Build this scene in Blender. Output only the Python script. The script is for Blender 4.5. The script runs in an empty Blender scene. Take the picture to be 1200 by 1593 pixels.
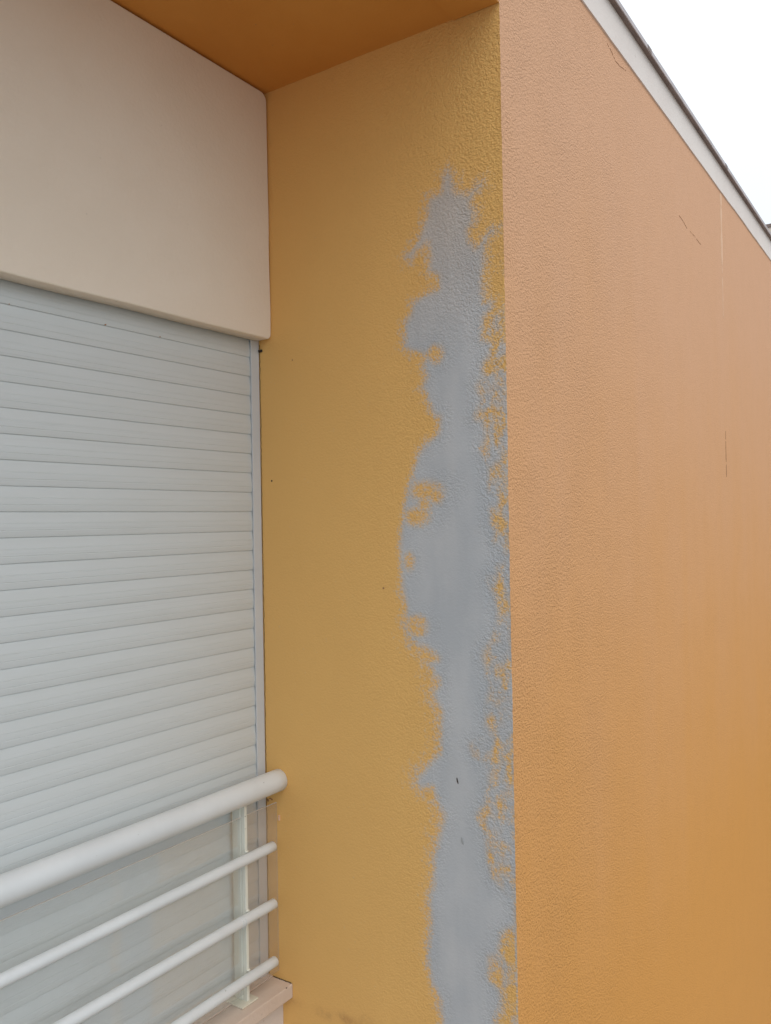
import bpy, bmesh, math, random
import numpy as np
from mathutils import Vector, Matrix, noise
random.seed(7)
D = bpy.data
scene = bpy.context.scene
C = scene.collection

# ------------------------------------------------------------------ camera
cam_d = D.cameras.new('camera'); cam = D.objects.new('camera', cam_d); C.objects.link(cam)
cam_d.sensor_fit = 'VERTICAL'; cam_d.sensor_height = 36.0
cam_d.lens = 1308.3 / 1593 * 36.0
cam_d.clip_start = 0.01; cam_d.clip_end = 2000
_r = Vector((0.55938591, -0.82873044, -0.01712481))
_u = Vector((5.90378913e-04, -2.02611609e-02, 9.99794547e-01))
_f = Vector((0.82890714, 0.5592811, 0.01084454))
cam.matrix_world = Matrix(((_r.x, _u.x, -_f.x, 0), (_r.y, _u.y, -_f.y, 0), (_r.z, _u.z, -_f.z, 0), (0, 0, 0, 1)))
scene.camera = cam
scene.render.resolution_x = 771; scene.render.resolution_y = 1024

# ------------------------------------------------------------------ world: bright overcast
SUN_EL, SUN_AZ = math.radians(58), math.radians(215)      # azimuth measured clockwise from +Y
w = D.worlds.new('World'); scene.world = w; w.use_nodes = True
nt = w.node_tree; nt.nodes.clear()
def N(nt, t, **k):
    n = nt.nodes.new(t)
    for a, b in k.items(): setattr(n, a, b)
    return n
out = N(nt, 'ShaderNodeOutputWorld'); bg = N(nt, 'ShaderNodeBackground')
sky = N(nt, 'ShaderNodeTexSky', sky_type='NISHITA', sun_disc=False, sun_elevation=SUN_EL, sun_rotation=SUN_AZ,
        air_density=1.0, dust_density=5.0, ozone_density=1.0)
geo = N(nt, 'ShaderNodeTexCoord'); sep = N(nt, 'ShaderNodeSeparateXYZ')
nt.links.new(geo.outputs['Generated'], sep.inputs[0])
ramp = N(nt, 'ShaderNodeValToRGB')
ramp.color_ramp.elements[0].position = 0.0; ramp.color_ramp.elements[0].color = (0.57, 0.63, 0.68, 1)
ramp.color_ramp.elements[1].position = 0.9; ramp.color_ramp.elements[1].color = (0.95, 0.985, 1.03, 1)
nt.links.new(sep.outputs[2], ramp.inputs[0])
sc = N(nt, 'ShaderNodeVectorMath', operation='SCALE'); sc.inputs['Scale'].default_value = 17.0
nt.links.new(ramp.outputs[0], sc.inputs[0])
mx = N(nt, 'ShaderNodeMix', data_type='RGBA'); mx.inputs['Factor'].default_value = 0.82
nt.links.new(sky.outputs[0], mx.inputs['A']); nt.links.new(sc.outputs[0], mx.inputs['B'])
nt.links.new(mx.outputs['Result'], bg.inputs[0]); bg.inputs[1].default_value = 0.11
nt.links.new(bg.outputs[0], out.inputs[0])

# ------------------------------------------------------------------ sun: veiled by cloud
sl = D.lights.new('sun', 'SUN'); sl.energy = 0.6; sl.angle = math.radians(50); sl.color = (1.0, 0.97, 0.93)
so = D.objects.new('sun', sl); C.objects.link(so)
d = Vector((math.sin(SUN_AZ) * math.cos(SUN_EL), math.cos(SUN_AZ) * math.cos(SUN_EL), math.sin(SUN_EL)))
so.rotation_euler = d.to_track_quat('Z', 'Y').to_euler()
scene.view_settings.view_transform = 'Standard'; scene.view_settings.look = 'None'
scene.view_settings.exposure = -0.18; scene.view_settings.gamma = 1.0
scene.cycles.max_bounces = 12; scene.cycles.diffuse_bounces = 8; scene.cycles.transparent_max_bounces = 16

# ------------------------------------------------------------------ helpers
def srgb(r, g, b):
    f = lambda c: (c / 255 / 12.92) if c <= 10.3 else ((c / 255 + 0.055) / 1.055) ** 2.4
    return (f(r), f(g), f(b), 1)

class MB:
    """node material builder"""
    def __init__(s, name):
        s.m = D.materials.new(name); s.m.use_nodes = True; s.t = s.m.node_tree; s.t.nodes.clear()
        s.out = s.n('ShaderNodeOutputMaterial'); s.b = s.n('ShaderNodeBsdfPrincipled')
        s.l(s.b.outputs[0], s.out.inputs[0])
        s.co = s.n('ShaderNodeTexCoord').outputs['Object']
    def n(s, t, **k):
        n = s.t.nodes.new(t)
        for a, b in k.items(): setattr(n, a, b)
        return n
    def l(s, a, b): s.t.links.new(a, b)
    def val(s, inp, v):
        if hasattr(v, 'is_output') or isinstance(v, bpy.types.NodeSocket): s.l(v, inp)
        else: inp.default_value = v
    def map(s, scale=(1, 1, 1), loc=(0, 0, 0)):
        n = s.n('ShaderNodeMapping'); n.inputs['Scale'].default_value = scale; n.inputs['Location'].default_value = loc
        s.l(s.co, n.inputs[0]); return n.outputs[0]
    def noise(s, scale, detail=2, rough=0.5, vec=None, dist=0.0):
        n = s.n('ShaderNodeTexNoise'); n.inputs['Scale'].default_value = scale; n.inputs['Detail'].default_value = detail
        n.inputs['Roughness'].default_value = rough; n.inputs['Distortion'].default_value = dist
        s.l(vec or s.co, n.inputs['Vector']); return n.outputs[0]
    def math(s, op, a, b=0.0, c=None, clamp=False):
        n = s.n('ShaderNodeMath', operation=op); n.use_clamp = clamp
        s.val(n.inputs[0], a); s.val(n.inputs[1], b)
        if c is not None: s.val(n.inputs[2], c)
        return n.outputs[0]
    def rng(s, v, a, b, c=0.0, d=1.0, smooth=True):
        n = s.n('ShaderNodeMapRange', interpolation_type='SMOOTHSTEP' if smooth else 'LINEAR')
        s.val(n.inputs['Value'], v)
        for k, x in zip(('From Min', 'From Max', 'To Min', 'To Max'), (a, b, c, d)): s.val(n.inputs[k], x)
        return n.outputs[0]
    def mix(s, f, a, b):
        n = s.n('ShaderNodeMix', data_type='RGBA'); s.val(n.inputs['Factor'], f); s.val(n.inputs['A'], a); s.val(n.inputs['B'], b)
        return n.outputs['Result']
    def attr(s, name):
        return s.n('ShaderNodeAttribute', attribute_name=name).outputs['Fac']
    def sep(s):
        n = s.n('ShaderNodeSeparateXYZ'); s.l(s.co, n.inputs[0]); return n.outputs
    def bump(s, h, strength=1.0, dist=0.001, normal=None):
        n = s.n('ShaderNodeBump'); s.val(n.inputs['Strength'], strength); n.inputs['Distance'].default_value = dist
        s.l(h, n.inputs['Height'])
        if normal is not None: s.l(normal, n.inputs['Normal'])
        return n.outputs[0]
    def fin(s, col, rough=0.6, normal=None, spec=0.5, metal=0.0):
        s.val(s.b.inputs['Base Color'], col); s.val(s.b.inputs['Roughness'], rough)
        s.b.inputs['Specular IOR Level'].default_value = spec; s.b.inputs['Metallic'].default_value = metal
        if normal is not None: s.l(normal, s.b.inputs['Normal'])
        return s.m

def link(name, me, mat, parent=None):
    o = D.objects.new(name, me); C.objects.link(o)
    if mat: me.materials.append(mat)
    if parent: o.parent = parent
    return o
def bobj(name, bm, mat, parent=None, smooth=False):
    bmesh.ops.recalc_face_normals(bm, faces=bm.faces)
    me = D.meshes.new(name); bm.to_mesh(me); bm.free()
    if smooth:
        me.polygons.foreach_set('use_smooth', [True] * len(me.polygons))
    return link(name, me, mat, parent)
def thing(name, label, cat, loc=(0, 0, 0), group=None):
    o = D.objects.new(name, None); C.objects.link(o); o.location = loc; o.empty_display_size = 0.1
    o['label'] = label; o['category'] = cat
    if group: o['group'] = group
    return o
def add_box(bm, x0, x1, y0, y1, z0, z1, bev=0.0, seg=2):
    r = bmesh.ops.create_cube(bm, size=1.0); vs = r['verts']
    for v in vs:
        v.co = Vector(((x0 + x1) / 2 + v.co.x * (x1 - x0), (y0 + y1) / 2 + v.co.y * (y1 - y0), (z0 + z1) / 2 + v.co.z * (z1 - z0)))
    if bev:
        es = list({e for v in vs for e in v.link_edges})
        bmesh.ops.bevel(bm, geom=es, offset=bev, segments=seg, profile=0.6, affect='EDGES')
def box(name, mat, parent, *a, off=(0, 0, 0), **k):
    bm = bmesh.new(); add_box(bm, *a, **k)
    for v in bm.verts: v.co -= Vector(off)
    return bobj(name, bm, mat, parent)
def tube_x(bm, x0, x1, y, z, r, seg=40, cap=0.0015, off=(0, 0, 0), nx=60, wob=0.0):
    """round tube along X with slightly eased ends"""
    xs = [x0, x0 + cap] + [x0 + cap + (x1 - x0 - 2 * cap) * i / nx for i in range(1, nx)] + [x1 - cap, x1]
    rs = [r - cap] + [r] * (len(xs) - 2) + [r - cap]
    rings = []
    for x, q in zip(xs, rs):
        dy = wob * noise.noise(Vector((x * 1.7, y * 9, 3.1))); dz = wob * noise.noise(Vector((x * 1.7, z * 9, 8.3)))
        rings.append([bm.verts.new((x - off[0], y + dy + q * math.cos(2 * math.pi * i / seg) - off[1],
                                    z + dz + q * math.sin(2 * math.pi * i / seg) - off[2])) for i in range(seg)])
    for a, b in zip(rings, rings[1:]):
        for i in range(seg):
            bm.faces.new((a[i], a[(i + 1) % seg], b[(i + 1) % seg], b[i])).smooth = True
    bm.faces.new(rings[0]); bm.faces.new(rings[-1][::-1])

R, W, S = 1.4762, 0.7094, 1.349        # reveal plane x, outer wall plane y, shutter plane y
GZ, SOF = -3.3, 1.0055                   # ground level, soffit level
XL = -1.15                             # far jamb of the recess
POLY= [(0.8285, 0.711), (0.8439, 0.6951), (0.8483, 0.6666), (0.877, 0.6601), (0.8835, 0.6283), (0.8998, 0.5918), (0.9179, 0.5687), (0.9403, 0.5461), (0.9245, 0.538), (0.9044, 0.556), (0.8848, 0.5655), (0.8776, 0.5375), (0.8859, 0.5092), (0.8594, 0.4946), (0.8599, 0.4716), (0.8907, 0.4669), (0.9223, 0.452), (0.9288, 0.4261), (0.9431, 0.408), (0.9417, 0.3808), (0.9481, 0.3614), (0.9245, 0.3482), (0.8895, 0.3372), (0.9016, 0.3121), (0.8903, 0.2975), (0.9024, 0.2755), (0.8913, 0.2478), (0.8729, 0.2098), (0.8615, 0.2079), (0.8659, 0.1786), (0.8931, 0.1608), (0.917, 0.1356), (0.9296, 0.0995), (0.9422, 0.0665), (0.951, 0.0263), (0.96, -0.0208), (0.963, -0.0647), (0.9618, -0.1052), (0.9604, -0.1356), (0.9513, -0.1824), (0.9504, -0.2327), (0.9369, -0.2553), (0.9018, -0.2629), (0.8754, -0.2807), (0.8985, -0.2891), (0.8875, -0.3145), (0.8735, -0.3277), (0.8896, -0.356), (0.8697, -0.3894), (0.8756, -0.4301), (0.8765, -0.4702), (0.903, -0.4962), (0.9384, -0.5421), (0.9253, -0.5536), (0.8936, -0.5484), (0.8839, -0.5824), (0.8688, -0.5974), (0.8799, -0.6349), (0.8965, -0.6872), (0.8977, -0.7454), (0.9085, -0.7657), (0.9045, -0.8228), (0.9164, -0.8929), (0.907, -0.9439), (0.8868, -0.9734), (0.8827, -1.0208), (0.877, -1.2436), (0.8749, -1.9), (0.7472, -1.9), (0.7488, -1.1934), (0.7538, -0.9798), (0.7389, -0.9372), (0.7431, -0.9131), (0.7663, -0.8945), (0.7656, -0.8602), (0.7465, -0.8507), (0.7362, -0.8057), (0.7061, -0.7812), (0.7057, -0.7185), (0.7296, -0.7114), (0.7527, -0.6955), (0.7616, -0.6676), (0.7653, -0.6129), (0.784, -0.5864), (0.7642, -0.5614), (0.7538, -0.517), (0.7575, -0.4665), (0.7911, -0.4626), (0.7957, -0.4503), (0.7424, -0.4261), (0.761, -0.4071), (0.7552, -0.3552), (0.745, -0.3201), (0.7541, -0.3038), (0.7518, -0.3026), (0.7652, -0.2691), (0.7434, -0.236), (0.7325, -0.2103), (0.7284, -0.1789), (0.7347, -0.1479), (0.748, -0.12), (0.7306, -0.1164), (0.7301, -0.0945), (0.7086, -0.0849), (0.7096, -0.0662), (0.7359, -0.0413), (0.7321, -0.0225), (0.7421, -0.0036), (0.7416, 0.0216), (0.7241, 0.0274), (0.7235, 0.0587), (0.7427, 0.0562), (0.7433, 0.1098), (0.7604, 0.136), (0.7491, 0.1669), (0.7591, 0.1993), (0.7733, 0.2015), (0.7548, 0.2349), (0.7684, 0.2616), (0.7575, 0.2763), (0.7534, 0.3044), (0.7389, 0.3216), (0.7315, 0.3459), (0.7558, 0.3555), (0.7515, 0.393), (0.7371, 0.4097), (0.7333, 0.4281), (0.7508, 0.4277), (0.7536, 0.4631), (0.7494, 0.4973), (0.7488, 0.5257), (0.7413, 0.5496), (0.7165, 0.5697), (0.7409, 0.5685), (0.7699, 0.5394), (0.7804, 0.5543), (0.7836, 0.5743), (0.7725, 0.5848), (0.7684, 0.6127), (0.7788, 0.6278), (0.7677, 0.6445), (0.7461, 0.6554), (0.7495, 0.6641), (0.7747, 0.6558), (0.7857, 0.6487), (0.8147, 0.662), (0.8178, 0.692)]
HOLES= [((0.899, 0.0616), 0.0345, 0.0166), ((0.8705, 0.0491), 0.0121, 0.0112), ((0.9196, 0.0089), 0.0272, 0.0167), ((0.8996, 0.0318), 0.0116, 0.0099), ((0.9393, -0.0847), 0.0087, 0.0114), ((0.9243, -0.2179), 0.0234, 0.02), ((0.8664, 0.3376), 0.0151, 0.0148)]

# ------------------------------------------------------------------ materials
def render_mat(name, base, pale_tone, dark, reveal=False, grain=1.0):
    """painted stucco render: grain, pit shading painted dark, streaky paler tone"""
    b = MB(name)
    g1 = b.noise(330, 1.5, 0.5, dist=0.25)
    g2 = b.noise(150, 2, 0.5)
    big = b.noise(9, 3, 0.55)
    vor = b.n('ShaderNodeTexVoronoi', feature='SMOOTH_F1'); vor.inputs['Scale'].default_value = 210
    vor.inputs['Smoothness'].default_value = 0.6
    b.l(b.co, vor.inputs['Vector'])
    h = b.math('ADD', b.math('MULTIPLY', g1, 0.7), b.math('MULTIPLY', g2, 0.45))
    h = b.math('SUBTRACT', h, b.math('MULTIPLY', vor.outputs['Distance'], 0.55))
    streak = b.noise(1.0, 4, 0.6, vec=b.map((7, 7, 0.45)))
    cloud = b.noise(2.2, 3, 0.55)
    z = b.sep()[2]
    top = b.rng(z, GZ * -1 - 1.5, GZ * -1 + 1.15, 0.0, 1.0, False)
    f = b.math('ADD', b.math('MULTIPLY', streak, 0.16), b.math('MULTIPLY', top, 0.95 if not reveal else 0.0))  # paler tone grows towards the top of the outer wall, with streaks
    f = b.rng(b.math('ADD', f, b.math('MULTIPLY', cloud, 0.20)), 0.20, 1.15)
    col = b.mix(f, base, pale_tone)
    # pits of the grain darkened in colour to back up weak bump shading, patchy
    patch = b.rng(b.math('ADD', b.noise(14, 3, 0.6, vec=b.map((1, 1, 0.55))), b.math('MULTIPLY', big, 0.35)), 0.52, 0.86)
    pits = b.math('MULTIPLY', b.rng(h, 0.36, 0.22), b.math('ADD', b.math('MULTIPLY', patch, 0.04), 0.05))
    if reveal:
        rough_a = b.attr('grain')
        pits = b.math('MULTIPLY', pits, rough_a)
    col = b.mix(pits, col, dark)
    speck = b.math('MULTIPLY', b.rng(b.noise(270, 0.5, 0.5), 0.27, 0.19), b.math('ADD', 0.26, b.math('MULTIPLY', patch, 0.15)))  # small shaded hollows of the grain painted as dark specks
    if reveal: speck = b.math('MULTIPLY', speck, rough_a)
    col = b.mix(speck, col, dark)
    if reveal:
        sm = b.math('MULTIPLY', b.attr('smudge'), b.rng(b.noise(45, 3, 0.6), 0.3, 0.7, 0.1, 0.55))
        col = b.mix(sm, col, srgb(176, 128, 84))
        cov = b.attr('cov')
        mm = b.math('ADD', cov, b.math('MULTIPLY', b.math('SUBTRACT', b.noise(200, 2, 0.6, dist=0.4), 0.5), 1.25))
        mm = b.math('ADD', mm, b.math('MULTIPLY', b.math('SUBTRACT', b.noise(60, 3, 0.6), 0.5), 0.75))
        mask = b.rng(mm, 0.22, 0.74)
        gcl = b.noise(6, 4, 0.6)
        gcl2 = b.noise(1.0, 3, 0.6, vec=b.map((22, 22, 5)))
        grey = b.mix(b.rng(b.math('ADD', b.math('MULTIPLY', gcl, 0.6), b.math('MULTIPLY', gcl2, 0.4)), 0.35, 0.65), GREY_A, GREY_B)
        grey = b.mix(b.math('MULTIPLY', pits, 0.8), grey, GREY_D)
        thin = b.math('MULTIPLY', b.rng(cov, 0.25, 1.0, 0.55, 1.0), b.rng(b.sep()[2], -GZ + .30, -GZ + .70, 1.0, 0.80))          # thin coat near its edge lets the ochre through
        col = b.mix(b.math('MULTIPLY', mask, thin), col, grey)
        st = b.math('MULTIPLY', rough_a, grain)
        n = b.bump(h, st, 0.0038)
        n = b.bump(mask, 0.25, 0.0006, n)
        n = b.bump(big, 0.35, 0.004, n)
    else:
        loc = b.math('MULTIPLY', b.rng(b.noise(5, 3, 0.6), 0.3, 0.7, 0.75, 1.05), b.rng(b.sep()[0], 1.5, 2.9, 1.05, 0.32))
        n = b.bump(h, b.math('MULTIPLY', loc, grain), 0.0040)
        n = b.bump(b.noise(2.5, 3, 0.5), 0.3, 0.012, n)
    return b.fin(col, 0.82, n, spec=0.25)

GREY_A, GREY_B, GREY_D = srgb(182, 188, 194), srgb(194, 198, 202), srgb(104, 106, 116)
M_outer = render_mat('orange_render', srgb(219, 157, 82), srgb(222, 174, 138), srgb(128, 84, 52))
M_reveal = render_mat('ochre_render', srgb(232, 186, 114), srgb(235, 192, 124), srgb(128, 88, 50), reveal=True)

def plain_render(name, c1, c2, bump=0.35, sc=130, rough=0.75):
    b = MB(name); f = b.rng(b.noise(3.0, 4, 0.6), 0.3, 0.7)
    g = b.noise(sc, 3, 0.6)
    n = b.bump(g, bump, 0.0012); n = b.bump(b.noise(14, 3, 0.5), 0.35, 0.004, n)
    col = b.mix(f, c1, c2)
    sp = b.math('MULTIPLY', b.rng(b.noise(60, 2, 0.5), 0.27, 0.2), 0.35)
    return b.fin(b.mix(sp, col, srgb(120, 105, 90)), rough, n, spec=0.3)
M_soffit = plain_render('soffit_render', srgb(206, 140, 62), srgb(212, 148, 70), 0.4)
M_cream = plain_render('cream_render', srgb(233, 220, 202), srgb(237, 225, 208), 0.8, 110)
M_band = plain_render('parapet_paint', srgb(230, 220, 213), srgb(236, 228, 221), 0.3)
M_sill = plain_render('sill_paint', srgb(216, 200, 186), srgb(204, 184, 168), 0.9, 90, 0.5)
M_apron = plain_render('apron_render', srgb(222, 212, 204), srgb(216, 206, 198), 0.4)
M_neigh = plain_render('neighbour_render', srgb(214, 198, 182), srgb(220, 206, 192), 0.3)

def paint(name, c1, c2, rough=0.35, chips=True, spec=0.5):
    b = MB(name); f = b.rng(b.noise(12, 3, 0.6), 0.3, 0.7)
    col = b.mix(f, c1, c2)
    if chips:
        d = b.math('MULTIPLY', b.rng(b.noise(95, 2, 0.6), 0.245, 0.215), 0.8)
        col = b.mix(d, col, srgb(120, 112, 100))
    n = b.bump(b.noise(260, 2, 0.5), 0.12, 0.0006); n = b.bump(b.noise(30, 2, 0.5), 0.15, 0.002, n)
    return b.fin(col, b.rng(b.noise(25, 3, 0.6), 0.3, 0.7, rough - .06, rough + .12), n, spec=spec)
M_rail = paint('rail_paint', srgb(210, 214, 215), srgb(216, 220, 221), 0.38)
M_post = paint('post_paint', srgb(222, 224, 212), srgb(228, 228, 218), 0.4)
M_plate = paint('plate_paint', srgb(226, 222, 204), srgb(218, 212, 194), 0.45)
M_alu = paint('guide_rail_alu', srgb(198, 204, 210), srgb(204, 209, 213), 0.38, chips=False)

b = MB('shutter_alu')
rib = b.noise(1.0, 3, 0.7, vec=b.map((0.12, 0.12, 380)))
dirt = b.rng(b.noise(1.0, 4, 0.6, vec=b.map((5, 5, 40))), 0.35, 0.75)
col = b.mix(b.math('MULTIPLY', dirt, 0.30), srgb(204, 209, 209), srgb(194, 198, 195))
col = b.mix(b.math('MULTIPLY', b.rng(rib, 0.46, 0.3), 0.14), col, srgb(150, 152, 150))
M_slat = b.fin(col, b.rng(b.noise(8, 3, 0.6), 0.3, 0.7, 0.34, 0.48), b.bump(rib, 0.25, 0.0003), spec=0.5)

b = MB('coping_metal')
cl = b.mix(b.rng(b.noise(9, 4, 0.6), 0.3, 0.7), srgb(140, 122, 114), srgb(118, 100, 94))
M_cope = b.fin(cl, 0.5, spec=0.4)
b = MB('coping_lip_metal')
M_lip = b.fin(b.mix(b.rng(b.noise(14, 3, 0.6), 0.3, 0.7), srgb(188, 178, 178), srgb(170, 160, 160)), 0.45, spec=0.5)
b = MB('dark_gap'); M_dark = b.fin(b.mix(b.noise(200, 2), srgb(38, 30, 26), srgb(70, 56, 46)), 0.9)
b = MB('crack_dirt'); M_crack = b.fin(b.mix(b.noise(300, 2), srgb(156, 112, 78), srgb(178, 132, 98)), 0.9, spec=0.1)
b = MB('pale_sealant'); M_pale = b.fin(b.mix(b.noise(40, 3), srgb(234, 198, 168), srgb(228, 186, 150)), 0.85, spec=0.2)
b = MB('roof_membrane'); M_roof = b.fin(b.mix(b.noise(4, 4), srgb(120, 116, 112), srgb(140, 136, 130)), 0.9)
b = MB('paving')
br = b.n('ShaderNodeTexBrick'); br.inputs['Scale'].default_value = 1.0
br.inputs['Color1'].default_value = srgb(140, 137, 132); br.inputs['Color2'].default_value = srgb(148, 145, 140)
br.inputs['Mortar'].default_value = srgb(130, 124, 116); br.inputs['Mortar Size'].default_value = 0.006
br.inputs['Brick Width'].default_value = 0.4; br.inputs['Row Height'].default_value = 0.4; br.offset = 0.0
b.l(b.co, br.inputs['Vector'])
pc = b.mix(b.math('MULTIPLY', b.noise(3, 5, 0.6), 0.4), br.outputs['Color'], srgb(122, 119, 114))
M_pave = b.fin(pc, 0.85, b.bump(b.noise(120, 3), 0.3, 0.002), spec=0.2)

# dusty clear acrylic
def acrylic(name, tint):
    b = MB(name); b.t.nodes.remove(b.b)
    tr = b.n('ShaderNodeBsdfTransparent'); tr.inputs[0].default_value = tint
    gl = b.n('ShaderNodeBsdfGlossy'); gl.inputs['Roughness'].default_value = 0.06
    fr = b.n('ShaderNodeFresnel'); fr.inputs[0].default_value = 1.45
    m1 = b.n('ShaderNodeMixShader'); b.l(b.math('MULTIPLY', fr.outputs[0], 0.18), m1.inputs[0]); b.l(tr.outputs[0], m1.inputs[1]); b.l(gl.outputs[0], m1.inputs[2])
    df = b.n('ShaderNodeBsdfDiffuse'); df.inputs[0].default_value = srgb(236, 238, 230)
    dust = b.rng(b.math('ADD', b.noise(3.5, 4, 0.6), b.math('MULTIPLY', b.noise(30, 3, 0.6), 0.25)), 0.35, 0.95, 0.03, 0.10)
    m2 = b.n('ShaderNodeMixShader'); b.l(dust, m2.inputs[0]); b.l(m1.outputs[0], m2.inputs[1]); b.l(df.outputs[0], m2.inputs[2])
    b.l(m2.outputs[0], b.out.inputs[0]); return b.m
M_glass = acrylic('dusty_acrylic', (1, 1, 1, 1)); M_smoke = acrylic('smoky_acrylic', (.988, .972, .966, 1))
b = MB('acrylic_edge'); M_gedge = b.fin(b.mix(b.noise(60, 2), srgb(228, 218, 208), srgb(220, 210, 200)), 0.4)

# ------------------------------------------------------------------ ground
bm = bmesh.new(); bmesh.ops.create_grid(bm, x_segments=4, y_segments=4, size=300)
for v in bm.verts: v.co.z = GZ
g = bobj('ground', bm, M_pave); g['kind'] = 'structure'

# ------------------------------------------------------------------ building
bld = thing('building', 'orange and ochre rendered building with deep window recess, grey filler patch and cream parapet band', 'building', (0, W, GZ))
OFF = (0, W, GZ)
def bpart(name, mat, *a, **k): return box(name, mat, bld, *a, off=OFF, **k)

# shared ragged arris between the two rendered faces
zs = np.concatenate([np.linspace(GZ, -1.3, 30)[:-1], np.arange(-1.3, SOF - .001, 0.0025), [SOF]])
def arris(z):
    a = noise.noise(Vector((3.3, 0, z * 160))) * 0.0007 + noise.noise(Vector((9.3, 0, z * 45))) * 0.0008 + noise.noise(Vector((1.3, 4, z * 6))) * 0.0012
    c = noise.noise(Vector((5.7, 2, z * 150))) * 0.0006 + noise.noise(Vector((2.7, 7, z * 40))) * 0.0006
    return a, c
ar = [arris(z) for z in zs]

def seg_dist(P, A, B):
    d = B - A; t = np.clip(((P - A) @ d) / (d @ d), 0, 1)
    return np.hypot(*(P - A - t[:, None] * d).T)
def poly_sd(P, poly):
    V = np.array(poly); n = len(V); dist = np.full(len(P), 9.0); ins = np.zeros(len(P), bool)
    for i in range(n):
        A, B = V[i], V[(i + 1) % n]
        dist = np.minimum(dist, seg_dist(P, A, B))
        c = (A[1] > P[:, 1]) != (B[1] > P[:, 1])
        if A[1] != B[1]:
            xi = A[0] + (P[:, 1] - A[1]) * (B[0] - A[0]) / (B[1] - A[1])
            ins ^= c & (P[:, 0] < xi)
    return np.where(ins, dist, -dist)

ys = np.concatenate([[W, W + 0.001], np.arange(W + 0.003, 1.02, 0.0025), np.arange(1.03, 1.395, 0.012), [1.40]])
Y, Z = np.meshgrid(ys, zs)
P = np.stack([Y.ravel(), Z.ravel()], 1)
sd = poly_sd(P, POLY)
for (cy, cz), ry, rz in HOLES:
    q = np.hypot((P[:, 0] - cy) / ry, (P[:, 1] - cz) / rz)
    sd = np.minimum(sd, np.maximum((q - 0.85) * min(ry, rz), -.0045))
yy, zz = P[:, 0], P[:, 1]
wl = np.interp(zz, [-1.6, -0.9, -0.5, -0.25, -0.1, 0.1, 0.3, 0.7], [.022, .03, .052, .050, .016, .018, .030, .036])
cov = 0.5 + sd / (2 * wl)
cov = np.where(sd > 0, 0.5 + sd / (2 * np.minimum(wl, .018)), cov)
mid = 0.82                                              # everything between the patch and the arris is half covered
floor = np.interp(zz, [-1.6, -1.0, -0.85, -0.75, -0.3, 0.1, 0.3, 0.45, 0.6], [.55, .46, .46, .74, .76, .74, .56, .34, 0.05])
right = (yy < 0.81) & (sd < 0.02)
clump = np.zeros(len(yy))
for q in np.nonzero(right & (zz > -1.3))[0]:                # brushed-out areas of uneven size
    clump[q] = noise.noise(Vector((yy[q] * 42, 0.3, zz[q] * 26))) + .6 * noise.noise(Vector((yy[q] * 95, 4.3, zz[q] * 70)))
floor = floor - .05 + .42 * clump * np.interp(zz, [.3, .5], [1, .3])
cov = np.where(right, np.maximum(cov, np.minimum(floor, 0.9)), cov)
cov = np.where((yy < W + 0.004) & (zz < 0.28), np.maximum(cov, 0.60), cov)
cov = np.clip(cov, 0, 1.6)
grain = np.interp(yy, [W, .78, .88, 1.0, 1.15, 1.3], [1.0, .95, .62, .36, .20, .14])
grain *= np.interp(zz, [-1.6, -1.0, .2, 1.0], [.75, .85, 1.0, 1.05])
smudge = sum(k * np.exp(-((yy - a) / sa) ** 2 - ((zz - c) / sc_) ** 2) for a, c, sa, sc_, k in ((1.183, -1.096, .022, .012, .9), (1.124, -1.090, .026, .013, 1.2), (1.069, -1.078, .018, .014, .7), (1.276, -1.092, .02, .012, .9)))
inner = np.clip((sd - 0.012) / 0.03, 0, 1) * np.interp(zz, [.3, .45], [1, .15])
grain *= 1 - 0.85 * inner
nz, ny = len(zs), len(ys)
co = np.zeros((nz * ny, 3)); co[:, 0] = R; co[:, 1] = yy; co[:, 2] = zz
fade = np.array([1.0, .6] + [max(0, .35 - .1 * i) for i in range(ny - 2)])
A = np.array(ar)
co[:, 0] += (A[:, 0][:, None] * fade[None, :]).ravel()
co[:, 1] += (A[:, 1][:, None] * fade[None, :]).ravel()
trowel = np.array([noise.noise(Vector((y * 7, 1.7, z * 4))) for z in zs[::20] for y in ys[::8]]).reshape(len(zs[::20]), -1)
ti = np.interp(np.arange(nz), np.arange(nz)[::20], np.arange(len(zs[::20]))); tj = np.interp(np.arange(ny), np.arange(ny)[::8], np.arange(trowel.shape[1]))
i0 = np.clip(ti.astype(int), 0, trowel.shape[0] - 2); j0 = np.clip(tj.astype(int), 0, trowel.shape[1] - 2)
fi = (ti - i0)[:, None]; fj = (tj - j0)[None, :]
T = (trowel[i0][:, j0] * (1 - fi) * (1 - fj) + trowel[i0 + 1][:, j0] * fi * (1 - fj) + trowel[i0][:, j0 + 1] * (1 - fi) * fj + trowel[i0 + 1][:, j0 + 1] * fi * fj)
edgef = np.interp(ys, [W, W + .05, 1.30, 1.345], [0, 1, 1, 0])
co[:, 0] += (T * edgef[None, :] * 0.0022).ravel()
co -= np.array(OFF)
idx = np.arange(nz * ny).reshape(nz, ny)
quads = np.stack([idx[:-1, :-1], idx[1:, :-1], idx[1:, 1:], idx[:-1, 1:]], -1).reshape(-1, 4)
qcov = cov[quads].mean(1)
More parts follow.
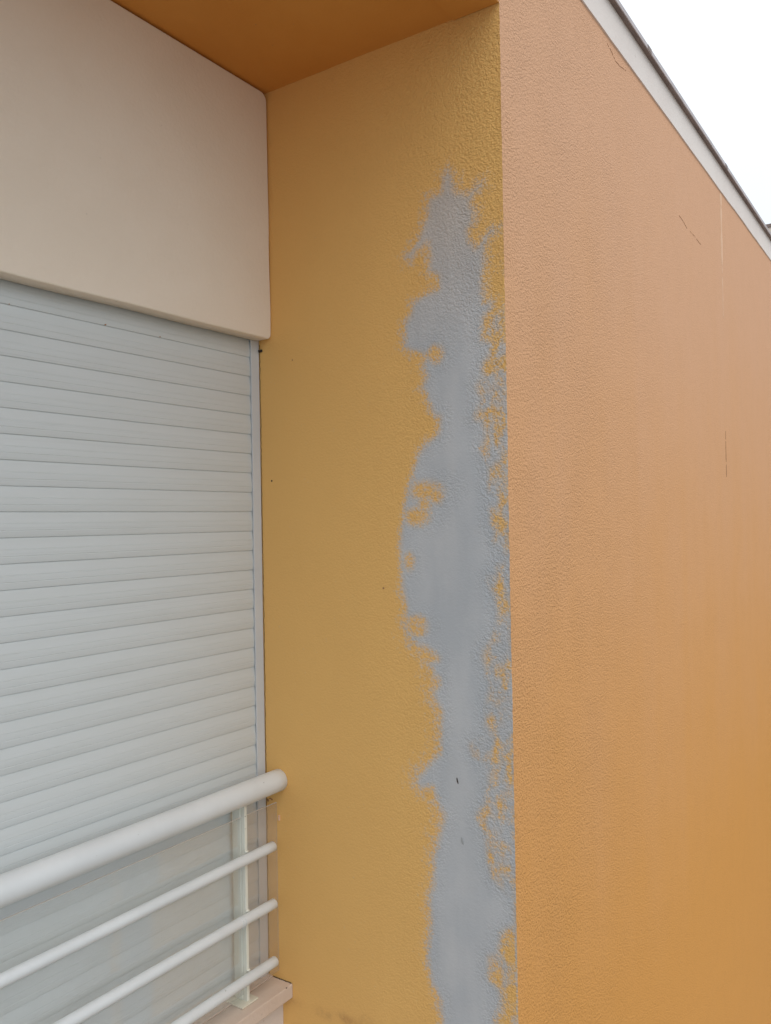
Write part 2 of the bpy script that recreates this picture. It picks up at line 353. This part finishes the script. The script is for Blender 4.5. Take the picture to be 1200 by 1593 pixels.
def submesh(name, sel, mat, label=None):
    q = quads[sel]; used, invx = np.unique(q, return_inverse=True); q = invx.reshape(-1, 4)
    me = D.meshes.new(name); me.vertices.add(len(used)); me.vertices.foreach_set('co', co[used].astype(np.float32).ravel())
    me.loops.add(q.size); me.loops.foreach_set('vertex_index', q.astype(np.int32).ravel())
    me.polygons.add(len(q)); me.polygons.foreach_set('loop_start', np.arange(0, q.size, 4, dtype=np.int32))
    me.update(calc_edges=True)
    for nm, arr in (('cov', cov), ('grain', grain), ('smudge', smudge)):
        at = me.attributes.new(nm, 'FLOAT', 'POINT'); at.data.foreach_set('value', arr[used].astype(np.float32))
    me.polygons.foreach_set('use_smooth', [True] * len(q)); me.validate()
    o = link(name, me, mat, bld)
    if label: o['label'] = label
    return o
isp = (qcov > 0.5)
rv = submesh('recess_side_wall', ~isp, M_reveal, 'ochre side wall of the window recess')
pt = submesh('filler_patch', isp, M_reveal, 'ragged grey filler patch running down the ochre side wall')

# outer wall
XE = 9.0
zo = np.concatenate([zs, [1.06, 1.12, 1.18, 1.232]]); xo = [R, R + .001, R + .006, R + .05, 2.2, 3.3, 5, XE]
bm = bmesh.new(); rows = []
for i, z in enumerate(zo):
    a, c = ar[i] if i < len(ar) else (0, 0)
    row = []
    for k, x in enumerate(xo):
        f = (1.0, .6, .3, 0, 0, 0, 0, 0)[k]
        row.append(bm.verts.new((x + a * f, W + c * f - W, z - GZ)))
    rows.append(row)
for a, c in zip(rows, rows[1:]):
    for k in range(len(xo) - 1): bm.faces.new((a[k], a[k + 1], c[k + 1], c[k])).smooth = True
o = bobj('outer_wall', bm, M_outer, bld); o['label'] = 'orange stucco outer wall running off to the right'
# wall over the recess, body behind, far jamb
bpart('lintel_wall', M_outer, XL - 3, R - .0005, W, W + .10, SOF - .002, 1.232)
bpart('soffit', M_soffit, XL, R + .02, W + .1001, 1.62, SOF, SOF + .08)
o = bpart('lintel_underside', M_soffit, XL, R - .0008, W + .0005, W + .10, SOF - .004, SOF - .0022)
bpart('far_side_wall', M_reveal, XL - 3, XL, W + .101, 1.62, GZ, SOF - .001)
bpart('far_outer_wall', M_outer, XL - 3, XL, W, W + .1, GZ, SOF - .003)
bpart('inner_wall', M_apron, XL, R - .002, 1.405, 1.62, GZ, SOF - .001)
bpart('roof', M_roof, XL - 3, XE - .01, W + .11, 9, 1.10, 1.16)

# cream panel above the shutter, with rounded corners and eased edges
bm = bmesh.new()
x0, x1, z0, z1 = XL + .002, R - .0008, 0.427, SOF - .0045
pts = []
def arc(cx, cz, r, a0, a1, n=8):
    for i in range(n + 1):
        t = math.radians(a0 + (a1 - a0) * i / n); pts.append((cx + r * math.cos(t), cz + r * math.sin(t)))
pts.append((x0, z1)); pts.append((x0, z0))
for i in range(1, 40):                                   # bottom edge with a hand-rendered waver
    x = x0 + (x1 - .015 - x0) * i / 40; pts.append((x, z0 + .0012 * noise.noise(Vector((x * 6, 1, 2)))))
arc(x1 - .013, z0 + .013, .013, -90, 0)
for i in range(1, 16):
    z = z0 + .02 + (z1 - .03 - z0 - .02) * i / 16; pts.append((x1 - .003 * (i / 16) + .0012 * noise.noise(Vector((z * 9, 5, 1))), z))
arc(x1 - .023, z1 - .020, .020, 0, 90)
def ring(y, ins):
    out = []
    cx = (x0 + x1) / 2; n = len(pts)
    for i, (x, z) in enumerate(pts):
        a = Vector(pts[i - 1]); c = Vector(pts[(i + 1) % n]); t = (c - a).normalized(); nn = Vector((-t.y, t.x))
        out.append(bm.verts.new((x + nn.x * ins, y - W, z + nn.y * ins - GZ)))
    return out
rr = [ring(1.346, 0)] + [ring(1.308 + .0035 * (1 - math.sin(math.radians(t))), .0035 * (1 - math.cos(math.radians(t)))) for t in (0, 22, 45, 67, 90)]
for a, c in zip(rr, rr[1:]):
    for i in range(len(pts)): bm.faces.new((a[i], a[(i + 1) % len(pts)], c[(i + 1) % len(pts)], c[i])).smooth = True
bm.faces.new(rr[-1]); bm.faces.new(rr[0][::-1])
o = bobj('shutter_box_panel', bm, M_cream, bld); o['label'] = 'cream rendered panel above the roller shutter'

# parapet band and metal coping
bm = bmesh.new(); n = 260; lo, hi, lo2 = [], [], []
for i in range(n + 1):
    x = XL - 3 + (XE - XL + 3) * i / n
    e = .0035 * noise.noise(Vector((x * 3.1, 0, 0))) + .0015 * noise.noise(Vector((x * 11, 3, 0)))
    lo2.append(bm.verts.new((x, .004, 1.2305 + e - GZ))); lo.append(bm.verts.new((x, -.004, 1.2315 + e - GZ))); hi.append(bm.verts.new((x, -.004, 1.334 - GZ)))
for i in range(n):
    bm.faces.new((lo[i], lo[i + 1], hi[i + 1], hi[i])); bm.faces.new((lo2[i], lo2[i + 1], lo[i + 1], lo[i]))
o = bobj('parapet_band', bm, M_band, bld); o['label'] = 'off-white painted band along the parapet'
cp = bpart('coping', M_cope, XL - 3, XE - .01, W - .0175, W + .25, 1.326, 1.3352)
cp['label'] = 'brown metal coping along the top of the parapet'
lip = box('coping_lip', M_lip, cp, XL - 3, XE - .011, W - .0200, W - .0176, 1.3245, 1.3375, off=OFF)
for x in (2.39, 3.37, 4.35, 1.41):
    box('joint_cover', M_cope, cp, x, x + .035, W - .0207, W - .0202, 1.3243, 1.3378, off=OFF)

# sill, apron
bpart('apron_wall', M_apron, XL + .002, R - .0007, 1.304, 1.40, GZ + .001, -1.0857)
bm = bmesh.new()
add_box(bm, XL + .002, R - .0009, 1.2735, 1.333, -1.0855, -1.0541, bev=.0025)
add_box(bm, XL + .002, R - .0011, 1.3332, 1.403, -1.084, -1.0518, bev=.0015)
for v in bm.verts: v.co -= Vector(OFF)
o = bobj('window_sill', bm, M_sill, bld); o['label'] = 'pale pinkish window sill with a stepped back edge'

# cracks and marks drawn as thin dirt lines standing in the render
def ribbon(name, pts3, width, mat, nrm, parent=bld, lift=.0008, jit=.001, sub=6, label=None, gaps=0.0):
    bm = bmesh.new(); P = [Vector(p) for p in pts3]; Q = []
    for a, c in zip(P, P[1:]):
        for i in range(sub): Q.append(a.lerp(c, i / sub))
    Q.append(P[-1]); nrm = Vector(nrm); prev = None
    for i, q in enumerate(Q):
        t = (Q[min(i + 1, len(Q) - 1)] - Q[max(i - 1, 0)]).normalized(); s = t.cross(nrm)
        q = q + s * jit * random.uniform(-1, 1) - Vector(OFF); wd = width * random.uniform(.35, 1.0) * (0.3 if i in (0, len(Q) - 1) else 1)
        cur = (bm.verts.new(q + s * wd / 2), bm.verts.new(q + nrm * lift), bm.verts.new(q - s * wd / 2))
        if prev and random.random() > gaps:
            bm.faces.new((prev[0], prev[1], cur[1], cur[0])); bm.faces.new((prev[1], prev[2], cur[2], cur[1]))
        prev = cur
    o = bobj(name, bm, mat, parent)
    if label: o['label'] = label
    return o
wn = (0, -1, 0)
def wp(L): return [(x, W - .0002, z) for x, z in L]
ribbon('crack', wp([(2.10, 1.212), (2.142, 1.2034), (2.166, 1.1942), (2.208, 1.1989), (2.25, 1.2074)]), .0012, M_crack, wn, gaps=.15)
ribbon('crack', wp([(2.751, .9648), (2.82, .9583), (2.86, .9482)]), .0009, M_crack, wn, gaps=.1)
ribbon('crack', wp([(2.90, .951), (2.927, .9508), (2.969, .9493), (3.04, .9435)]), .0018, M_crack, wn, gaps=.1)
ribbon('movement_joint', wp([(3.372, 1.228), (3.372, 1.15), (3.371, .95)]), .034, M_pale, wn, jit=.0004, label='pale vertical sealant line running down the outer wall')
ribbon('movement_joint', wp([(3.371, .95), (3.371, .75)]), .014, M_pale, wn, jit=.0004, gaps=.25, sub=14)
ribbon('movement_joint', wp([(3.367, .32), (3.367, .24), (3.367,   .145)]), .012, M_crack, wn, jit=.0008, sub=10, gaps=.12)
def mark(name, y, z, h, wd, mat, lean=0):
    bm = bmesh.new(); bmesh.ops.create_icosphere(bm, subdivisions=2, radius=1)
    for v in bm.verts:
        k = 1 + .35 * noise.noise(v.co * 2.3 + Vector((y * 50, z * 50, 0)))
        v.co = Vector((R - OFF[0] - .0001 + v.co.x * .0008, y - OFF[1] + v.co.y * wd * k + lean * v.co.z * h, z - OFF[2] + v.co.z * h * k))
    return bobj(name, bm, mat, bld)
mark('nick', .8333, -.5228, .0060, .0016, M_dark, .25)
mark('nick', 1.3143, .0984, .0022, .0022, M_dark)
mark('nick', 1.0043, -.1421, .0026, .0030, M_crack)
mark('nick', 1.246, .3724, .0018, .0015, M_crack)
mark('stain', 1.341, -.6475, .0035, .0030, M_crack, .4); mark('stain', 1.329, -.6440, .0022, .0026, M_crack); mark('stain', 1.334, -.6425, .0020, .0040, M_crack)
b = MB('grey_scuff'); M_scuff = b.fin(b.mix(b.noise(90, 2), srgb(158, 162, 166), srgb(170, 174, 178)), 0.7)
mark('scuff', .8245, -.640, .008, .003, M_scuff, .2)
bm = bmesh.new(); bmesh.ops.create_icosphere(bm, subdivisions=2, radius=.0017)
for v in bm.verts: v.co = Vector((v.co.x * 1.2 + 1.4545, v.co.y * .9 + 1.2745, v.co.z * .6 - 1.0546)) - Vector(OFF)
bobj('nick', bm, M_dark, bld)
# ragged dark joint where frame and sill meet the side wall
ribbon('sealant', [(R - .0003, 1.3455, .42), (R - .0003, 1.3450, -.3), (R - .0003, 1.3455, -1.05)], .0016, M_dark, (-1, 0, 0), jit=.0009, sub=90)
ribbon('sealant', [(R - .0016, 1.276, -1.0539), (R - .0016, 1.333, -1.0539)], .0042, M_dark, (0, 0, 1), jit=.0012, sub=30)

# ------------------------------------------------------------------ roller shutter
sh = thing('roller_shutter', 'closed white aluminium roller shutter of narrow slats in the window recess', 'shutter', (0, S, -1.052))
SO = (0, S, -1.052)
bm = bmesh.new(); X0, X1 = XL + .03, 1.4660
nx = 24; xs = [X0 + (X1 - X0) * i / nx for i in range(nx + 1)]
P_ = 0.045; prof = []
k0 = -24
for k in range(k0, 10):
    zb = 0.0285 + P_ * k
    # slat from its bottom lip up: crisp drip edge, shallow convex face, sunk neck under the next lip
    loc = [(0.0024, -.0008), (0.0003, -.0007), (0.0000, .0006), (-.0006, .004), (-.0011, .0100), (-.0007, .0106), (-.0007, .0112), (-.0012, .0118), (-.0013, .017), (-.0010, .0222), (-.0006, .0226), (-.0008, .0230), (-.0008, .025), (.0002, .032), (.0010, .0375), (.0015, .0415), (.0023, .0440)]
    for y, z in loc: prof.append((1.3515 + y, zb + z))
sag = lambda x, z: 0.0
vs = [[bm.verts.new((x, y - SO[1] + .0006 * noise.noise(Vector((x * 1.3, 0, z * 20))), z - SO[2])) for x in xs] for y, z in prof]
for a, c in zip(vs, vs[1:]):
    for i in range(nx): bm.faces.new((a[i], a[i + 1], c[i + 1], c[i]))
o = bobj('curtain', bm, M_slat, sh); o['label'] = 'curtain of horizontal white slats'
def guide(xa, xb):
    bm = bmesh.new()
    add_box(bm, xa, xb, 1.3465, 1.3500, -1.0517, .46, bev=.0008)
    add_box(bm, xa + .019, xb, 1.3501, 1.372, -1.0517, .46)
    for v in bm.verts: v.co -= Vector(SO)
    return bobj('guide_rail', bm, M_alu, sh)
guide(1.4478, 1.4745)
bm = bmesh.new(); add_box(bm, XL + .006, XL + .033, 1.343, 1.3475, -1.0517, .46, bev=.0008)
for v in bm.verts: v.co -= Vector(SO)
bobj('guide_rail', bm, M_alu, sh)
bm = bmesh.new(); bmesh.ops.create_cone(bm, cap_ends=True, segments=12, radius1=.0035, radius2=.003, depth=.008)
bmesh.ops.rotate(bm, verts=bm.verts, matrix=Matrix.Rotation(math.radians(90), 3, 'X'))
for v in bm.verts: v.co += Vector((1.4732, 1.3405, .4045)) - Vector(SO)
bobj('screw', bm, M_dark, sh)
# cobweb crumbs on the top slat joint
for (x, z, s) in ((1.045, .389, .0016), (1.18, .389, .0012), (.845, .388, .0009)):
    bm = bmesh.new(); bmesh.ops.create_icosphere(bm, subdivisions=1, radius=s)
    for v in bm.verts: v.co = Vector((v.co.x * 1.6 + x, v.co.y * .4 + 1.3505, v.co.z * .9 + z + .3 * v.co.x)) - Vector(SO)
    bobj('debris', bm, M_crack, sh)

# ------------------------------------------------------------------ railing
rl = thing('window_railing', 'white painted tubular metal railing on the window sill with clear screen behind its bars', 'railing', (1.364, 1.325, -1.0541))
RO = (1.364, 1.325, -1.0541)
bm = bmesh.new(); tube_x(bm, XL + .002, R - .0002, 1.303, -.5935, .0250, seg=56, cap=.003, off=RO, nx=90, wob=.0012)
hr = bobj('handrail', bm, M_rail, rl); hr['label'] = 'thick round handrail along the top'
for z in (-.7335, -.863, -.993):
    bm = bmesh.new(); tube_x(bm, XL + .03, 1.4420, 1.2945, z, .0113, seg=32, cap=.003, off=RO, nx=90, wob=.0012)
    rr_ = bobj('rail', bm, M_rail, rl)
    if z == -.863:
        bm = bmesh.new(); tube_x(bm, 1.330, 1.3335, 1.2945, z, .0124, seg=32, cap=.0008, off=RO, nx=2)
        tube_x(bm, 1.3375, 1.3405, 1.2945, z, .0121, seg=32, cap=.0008, off=RO, nx=2)
        bobj('collar', bm, M_rail, rr_)
for px in (1.364, .10 - .0, -1.02):
    bm = bmesh.new()
    add_box(bm, px - .004, px + .004, 1.306, 1.3435, -1.0500, -.607, bev=.0008)
    add_box(bm, px - .0062, px - .0038, 1.318, 1.334, -1.0490, -.612, bev=.0006)
    for v in bm.verts: v.co -= Vector(RO)
    po = bobj('post', bm, M_post, rl)
    bm = bmesh.new(); add_box(bm, px - .0275, px + .0225, 1.2975, 1.3505, -1.0532, -1.0498, bev=.0006)
    for v in bm.verts: v.co -= Vector(RO)
    bobj('base_plate', bm, M_plate, po)
    # weld beads where the bars cross the post
    for z in (-.7335, -.863, -.993):
        bm = bmesh.new(); m = bmesh.ops.create_icosphere(bm, subdivisions=2, radius=1)
        for v in m['verts']:
            k = 1 + .3 * noise.noise(v.co * 1.7 + Vector((z * 40, 1, px)))
            v.co = Vector((px + v.co.x * .0055 * k, 1.3045 + v.co.y * .003 * k, z + .0108 + v.co.z * .0026 * k)) - Vector(RO)
        bobj('weld_bead', bm, M_post, po, smooth=True)
def chip(lst, par):
    for x, ang, y0, z0, r, sx in lst:
        a = math.radians(ang); bm = bmesh.new(); bmesh.ops.create_icosphere(bm, subdivisions=1, radius=1)
        for v in bm.verts:
            v.co = Vector((x + v.co.x * sx, y0 + r * math.cos(a) + v.co.y * sx * .5, z0 + r * math.sin(a) + v.co.z * sx * .55)) - Vector(RO)
        bobj('paint_chip', bm, M_dark, par)
chip([(.955, 168, 1.303, -.5935, .0248, .0017), (.963, 173, 1.303, -.5935, .0248, .001), (.895, 192, 1.303, -.5935, .0248, .0014), (1.05, 150, 1.303, -.5935, .0249, .0008), (1.40, 140, 1.303, -.5935, .0249, .0011)], hr)
chip([(1.3625, 180, 1.3062, -.645, .0003, .0014), (1.3615, 180, 1.3062, -.672, .0003, .0012)], rl)

def pane(xa, xb, mat=M_glass):
    g = box('clear_screen', mat, rl, xa, xb, 1.3130, 1.3170, -1.035, -.6480, off=RO)
    g['label'] = 'clear dusty screen behind the bars'
    bm = bmesh.new(); add_box(bm, xa, xb, 1.3132, 1.3168, -.6479, -.6474)
    for v in bm.verts: v.co -= Vector(RO)
    bobj('screen_edge', M_gedge and bm, M_gedge, g)
pane(1.3683, R - .0015, M_smoke); pane(.1045, 1.3576); pane(-1.015, .0955)
for z in (-.682, ):
    box('screen_clip', M_pale, rl, R - .004, R - .0006, 1.3035, 1.3085, z - .006, z + .006, off=RO, bev=.0008)

# ------------------------------------------------------------------ neighbouring building seen over the parapet
nb = thing('neighbouring_building', 'beige building corner with thin dark roof edge just showing above the parapet', 'building', (XE, 1.5, GZ))
box('wall', M_neigh, nb, XE, XE + 6, -4, 8, GZ, 2.835, off=(XE, 1.5, GZ))
box('roof_edge', M_cope, nb, XE - .012, XE + 6.01, -4.01, 8.01, 2.8352, 2.866, off=(XE, 1.5, GZ))
